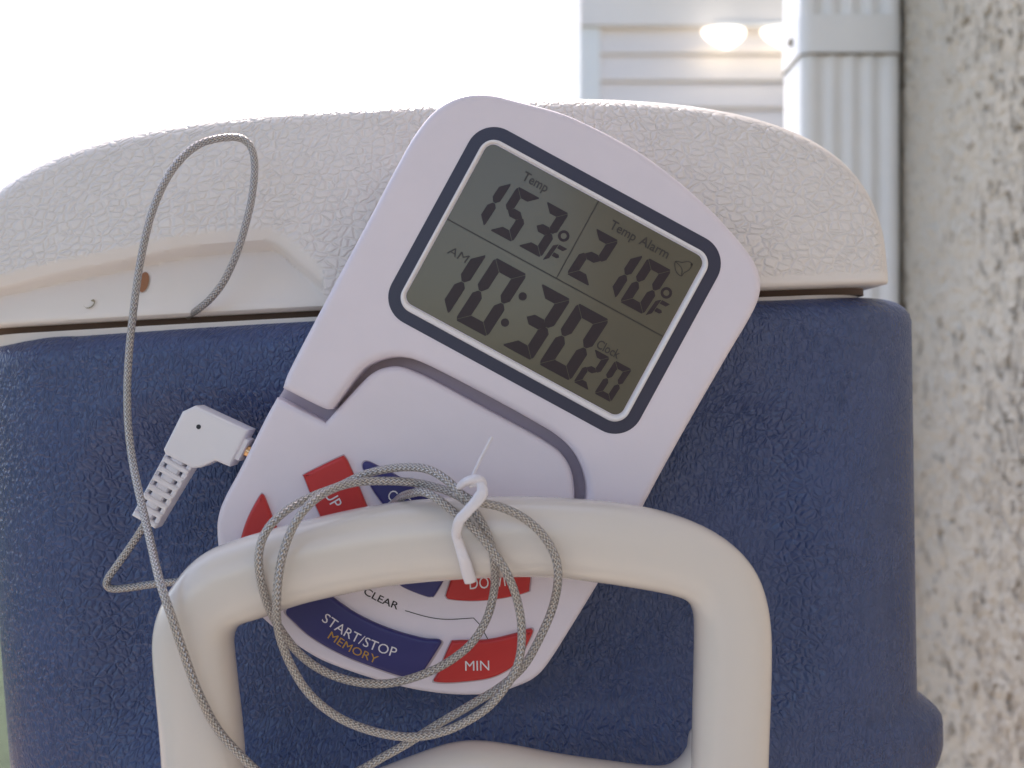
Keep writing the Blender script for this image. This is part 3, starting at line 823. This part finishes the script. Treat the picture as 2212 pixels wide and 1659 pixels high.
text('lettering', 'START/STOP', [(694, 1341), (743, 1374), (800, 1402), (853, 1420)], 20.5, kd, M['white_ink'], k_ss)
text('lettering', 'MEMORY', [(707, 1378), (754, 1408), (812, 1434)], 17, kd, M['gold_ink'], k_ss)
text('lettering', 'MIN', [(1005, 1449), (1057, 1448)], 21, kd, M['white_ink'], k_mn)
text('printed_word', 'CLEAR', [(784, 1282), (819, 1301), (858, 1317)], 15, DB-.00006, M['black_ink'], th, bold=.01)
v, f = stroke(crom([(875, 1319), (925, 1333), (967, 1338), (1023, 1335)], 6)+[(1037, 1350), (1054, 1381)], 1.8, DB-.00006)
mk('printed_line', v, f, M['black_ink'], th, smooth=False)

# ------------------------------------------------------------------ probe cable with its plug
pc = empty('probe_cable', P(860, 1500, .205), 'braided steel probe cable coiled over the handle and looping up to the lid', 'cable')
C = [ # plug end, round the corner and behind the handle
 (322, 1110, .2300), (310, 1137, .2305), (282, 1180, .2320), (250, 1225, .2330), (233, 1250, .2335), (231, 1264, .2335), (243, 1272, .2335), (275, 1270, .2330), (330, 1262, .2320), (400, 1254, .2290), (500, 1235, .2215), (620, 1200, .2195), (740, 1150, .2193), (820, 1108, .2193), (852, 1086, .2170), (870, 1072, .2110), (892, 1065, .2065), (915, 1063, .2040), (945, 1078, .2022),
 # V: right and down, round the bottom, up the left
 (985, 1110, .2012), (1020, 1138, .2006), (1060, 1185, .2004), (1095, 1238, .2008), (1118, 1300, .2020), (1127, 1366, .2030), (1120, 1430, .2038), (1093, 1482, .2045), (1045, 1535, .2050), (965, 1578, .2055), (885, 1592, .2055), (800, 1578, .2055), (725, 1546, .2050), (665, 1495, .2045), (625, 1430, .2035), (601, 1360, .2020), (598, 1290, .2002), (608, 1210, .1998), (632, 1140, .1998), (668, 1090, .2010), (715, 1058, .2035), (770, 1042, .2060), (830, 1039, .2075), (890, 1042, .2075), (950, 1055, .2060), (1000, 1078, .2040),
 # inner loop: down the right of the tie, round, up the outer left
 (1030, 1112, .2024), (1055, 1160, .2022), (1068, 1215, .2030), (1068, 1270, .2060), (1052, 1335, .2080), (1018, 1390, .2090), (965, 1432, .2095), (905, 1460, .2095), (840, 1476, .2095), (775, 1474, .2095), (710, 1455, .2090), (655, 1420, .2080), (614, 1372, .2065), (582, 1315, .2038), (563, 1250, .2018), (560, 1190, .2010), (580, 1140, .2012), (625, 1098, .2030), (680, 1070, .2052), (735, 1049, .2080), (790, 1024, .2085), (860, 1010, .2075), (920, 1013, .2050), (965, 1037, .2022), (1000, 1070, .2002),
 # right hand loop out of the tie
 (1035, 1085, .1995), (1080, 1095, .2003), (1130, 1118, .2008), (1172, 1155, .2010), (1200, 1205, .2012), (1205, 1255, .2020), (1193, 1315, .2045), (1165, 1380, .2060), (1130, 1440, .2070), (1080, 1484, .2076), (1015, 1524, .2080), (945, 1565, .2080), (880, 1606, .2078), (830, 1634, .2075), (780, 1663, .2070), (720, 1690, .2060), (640, 1700, .2045), (570, 1675, .2035),
 # up in front of the handle's leg, over the lid and down into the gap
 (520, 1632, .2030), (470, 1575, .2025), (430, 1500, .2010), (400, 1420, .2005), (370, 1330, .2008), (345, 1255, .2040), (325, 1170, .2110), (305, 1085, .2180), (287, 1000, .2235), (277, 920, .2260), (275, 840, .2275), (279, 760, .2285), (286, 690, .2290), (296, 610, .2295), (308, 540, .2305), (325, 470, .2315), (350, 405, .2330), (385, 350, .2345), (430, 312, .2360), (480, 298, .2370), (520, 299, .2375), (543, 320, .2375), (550, 360, .2370), (545, 420, .2360), (532, 480, .2355), (512, 545, .2360), (485, 605, .2385), (455, 645, .2408), (428, 668, .2440), (410, 680, .2500), (395, 690, .2600)]
v, f, uv = tube([P(*c) for c in C], .00080, 14, 7)
mk('cord', v, f, M['braid'], pc, uvs=uv, angle=180)
plug = slab('plug', [(395, 889, 1), (423, 876, 1), (537, 929, 1), (528, 948, 1), (497, 1008, 1), (466, 995, 1), (434, 1010, 1), (417, 1011, 1), (358, 981, 1), (354, 971, 1)], .2255, .0068, .0006, M['plug'], pc, steps=3, angle=30)
slab('plug_collar', [(526, 944, 1), (539, 951, 1), (516, 996, 1), (503, 990, 1)], .2262, .0050, .0004, M['plug'], plug, steps=2, angle=30)
a, b = P(525, 970, .2285), P(600, 1006, .2288)
v, f, _ = tube([a, b], .0012, 16, 4); mk('plug_pin', v, f, M['gold'], plug)
v = [P(429+5.2*math.cos(k/10*math.pi), 922+5.2*math.sin(k/10*math.pi), .22545) for k in range(20)]
mk('plug_hole', v, [tuple(range(20))], M['dark'], plug, smooth=False)
# strain relief: core spine, two side rails and cross ribs
sx, sy = Vector((-.50, .866)), Vector((.866, .50))
def sr(t, s): # t along 0..1, s across -1..1
    cx = 386+(311-386)*t; cy = 996+(1127-996)*t; hw = 33-3.5*t
    return (cx+hw*s*.87, cy+hw*s*.50)
def sq(t0, t1, s0, s1): return [sr(t0, s0)+(1,), sr(t0, s1)+(1,), sr(t1, s1)+(1,), sr(t1, s0)+(1,)]
relief = slab('strain_relief', sq(-.05, 1.0, -.55, .45), .2266, .0048, .0008, M['plug'], plug, steps=3, angle=30)
slab('rail', sq(-.05, 1.0, .62, 1.0), .2265, .0045, .0004, M['plug'], plug, steps=2, angle=30)
slab('rail', sq(-.05, 1.0, -1.0, -.70), .2272, .0040, .0004, M['plug'], plug, steps=2, angle=30)
for k in range(7):
    t = .035+k*.148
    slab('rib', sq(t, t+.082, -.98, .98), .2259, .0050, .0007, M['plug'], plug, steps=3, angle=30)

# ------------------------------------------------------------------ twist tie
tt = empty('twist_tie', P(1015, 1100, .198), 'white plastic twist tie knotted round the coiled cable on the handle', 'twist tie')
def strip(name, pts, wpx, th_, m=M['tie']):
    """flattened ribbon with rounded edges; pts (px, py, d, width px)"""
    q = [list(P(p[0], p[1], p[2]))+[p[3]*.86*K*p[2]/2] for p in pts]
    c = crom(q, 7); vs, fs = [], []; n = 12
    cs = [Vector(p[:3]) for p in c]
    for i in range(len(cs)):
        t = (cs[min(i+1, len(cs)-1)]-cs[max(i-1, 0)]).normalized()
        s = t.cross(Vector((0, 1, 0))).normalized(); b2 = t.cross(s)
        for k in range(n):
            a = 2*math.pi*k/n; vs.append(cs[i]+s*(math.cos(a)*c[i][3])+b2*(math.sin(a)*th_*(1+.35*abs(math.cos(a))**3*0)))
    for i in range(len(cs)-1):
        for k in range(n):
            j = (k+1) % n; fs.append((i*n+k, i*n+j, (i+1)*n+j, (i+1)*n+k))
    fs.append(tuple(range(n-1, -1, -1))); fs.append(tuple((len(cs)-1)*n+k for k in range(n)))
    return mk(name, vs, fs, m, tt, angle=180)
strip('tie_strand', [(1062, 944, .2060, 8), (1050, 968, .2055, 8), (1036, 995, .2045, 8), (1022, 1025, .2025, 8), (1012, 1045, .2010, 9)], 0, .0003)
strip('tie_loop', [(986, 1062, .2040, 16), (996, 1048, .2005, 20), (1012, 1038, .1982, 22), (1030, 1034, .1978, 22), (1042, 1043, .1982, 22), (1040, 1060, .1998, 18), (1022, 1075, .2010, 12)], 0, .0011)
strip('tie_band', [(1016, 1050, .1990, 10), (1034, 1044, .1975, 18), (1042, 1062, .1966, 30), (1030, 1082, .1966, 30), (1010, 1104, .1966, 27), (993, 1124, .1970, 28), (987, 1145, .1985, 24), (991, 1160, .2000, 12)], 0, .0005)
strip('tie_tail', [(985, 1130, .1995, 12), (985, 1152, .2000, 24), (993, 1180, .2010, 26), (1003, 1210, .2015, 30), (1010, 1235, .2030, 33), (1017, 1257, .2045, 32)], 0, .0005)
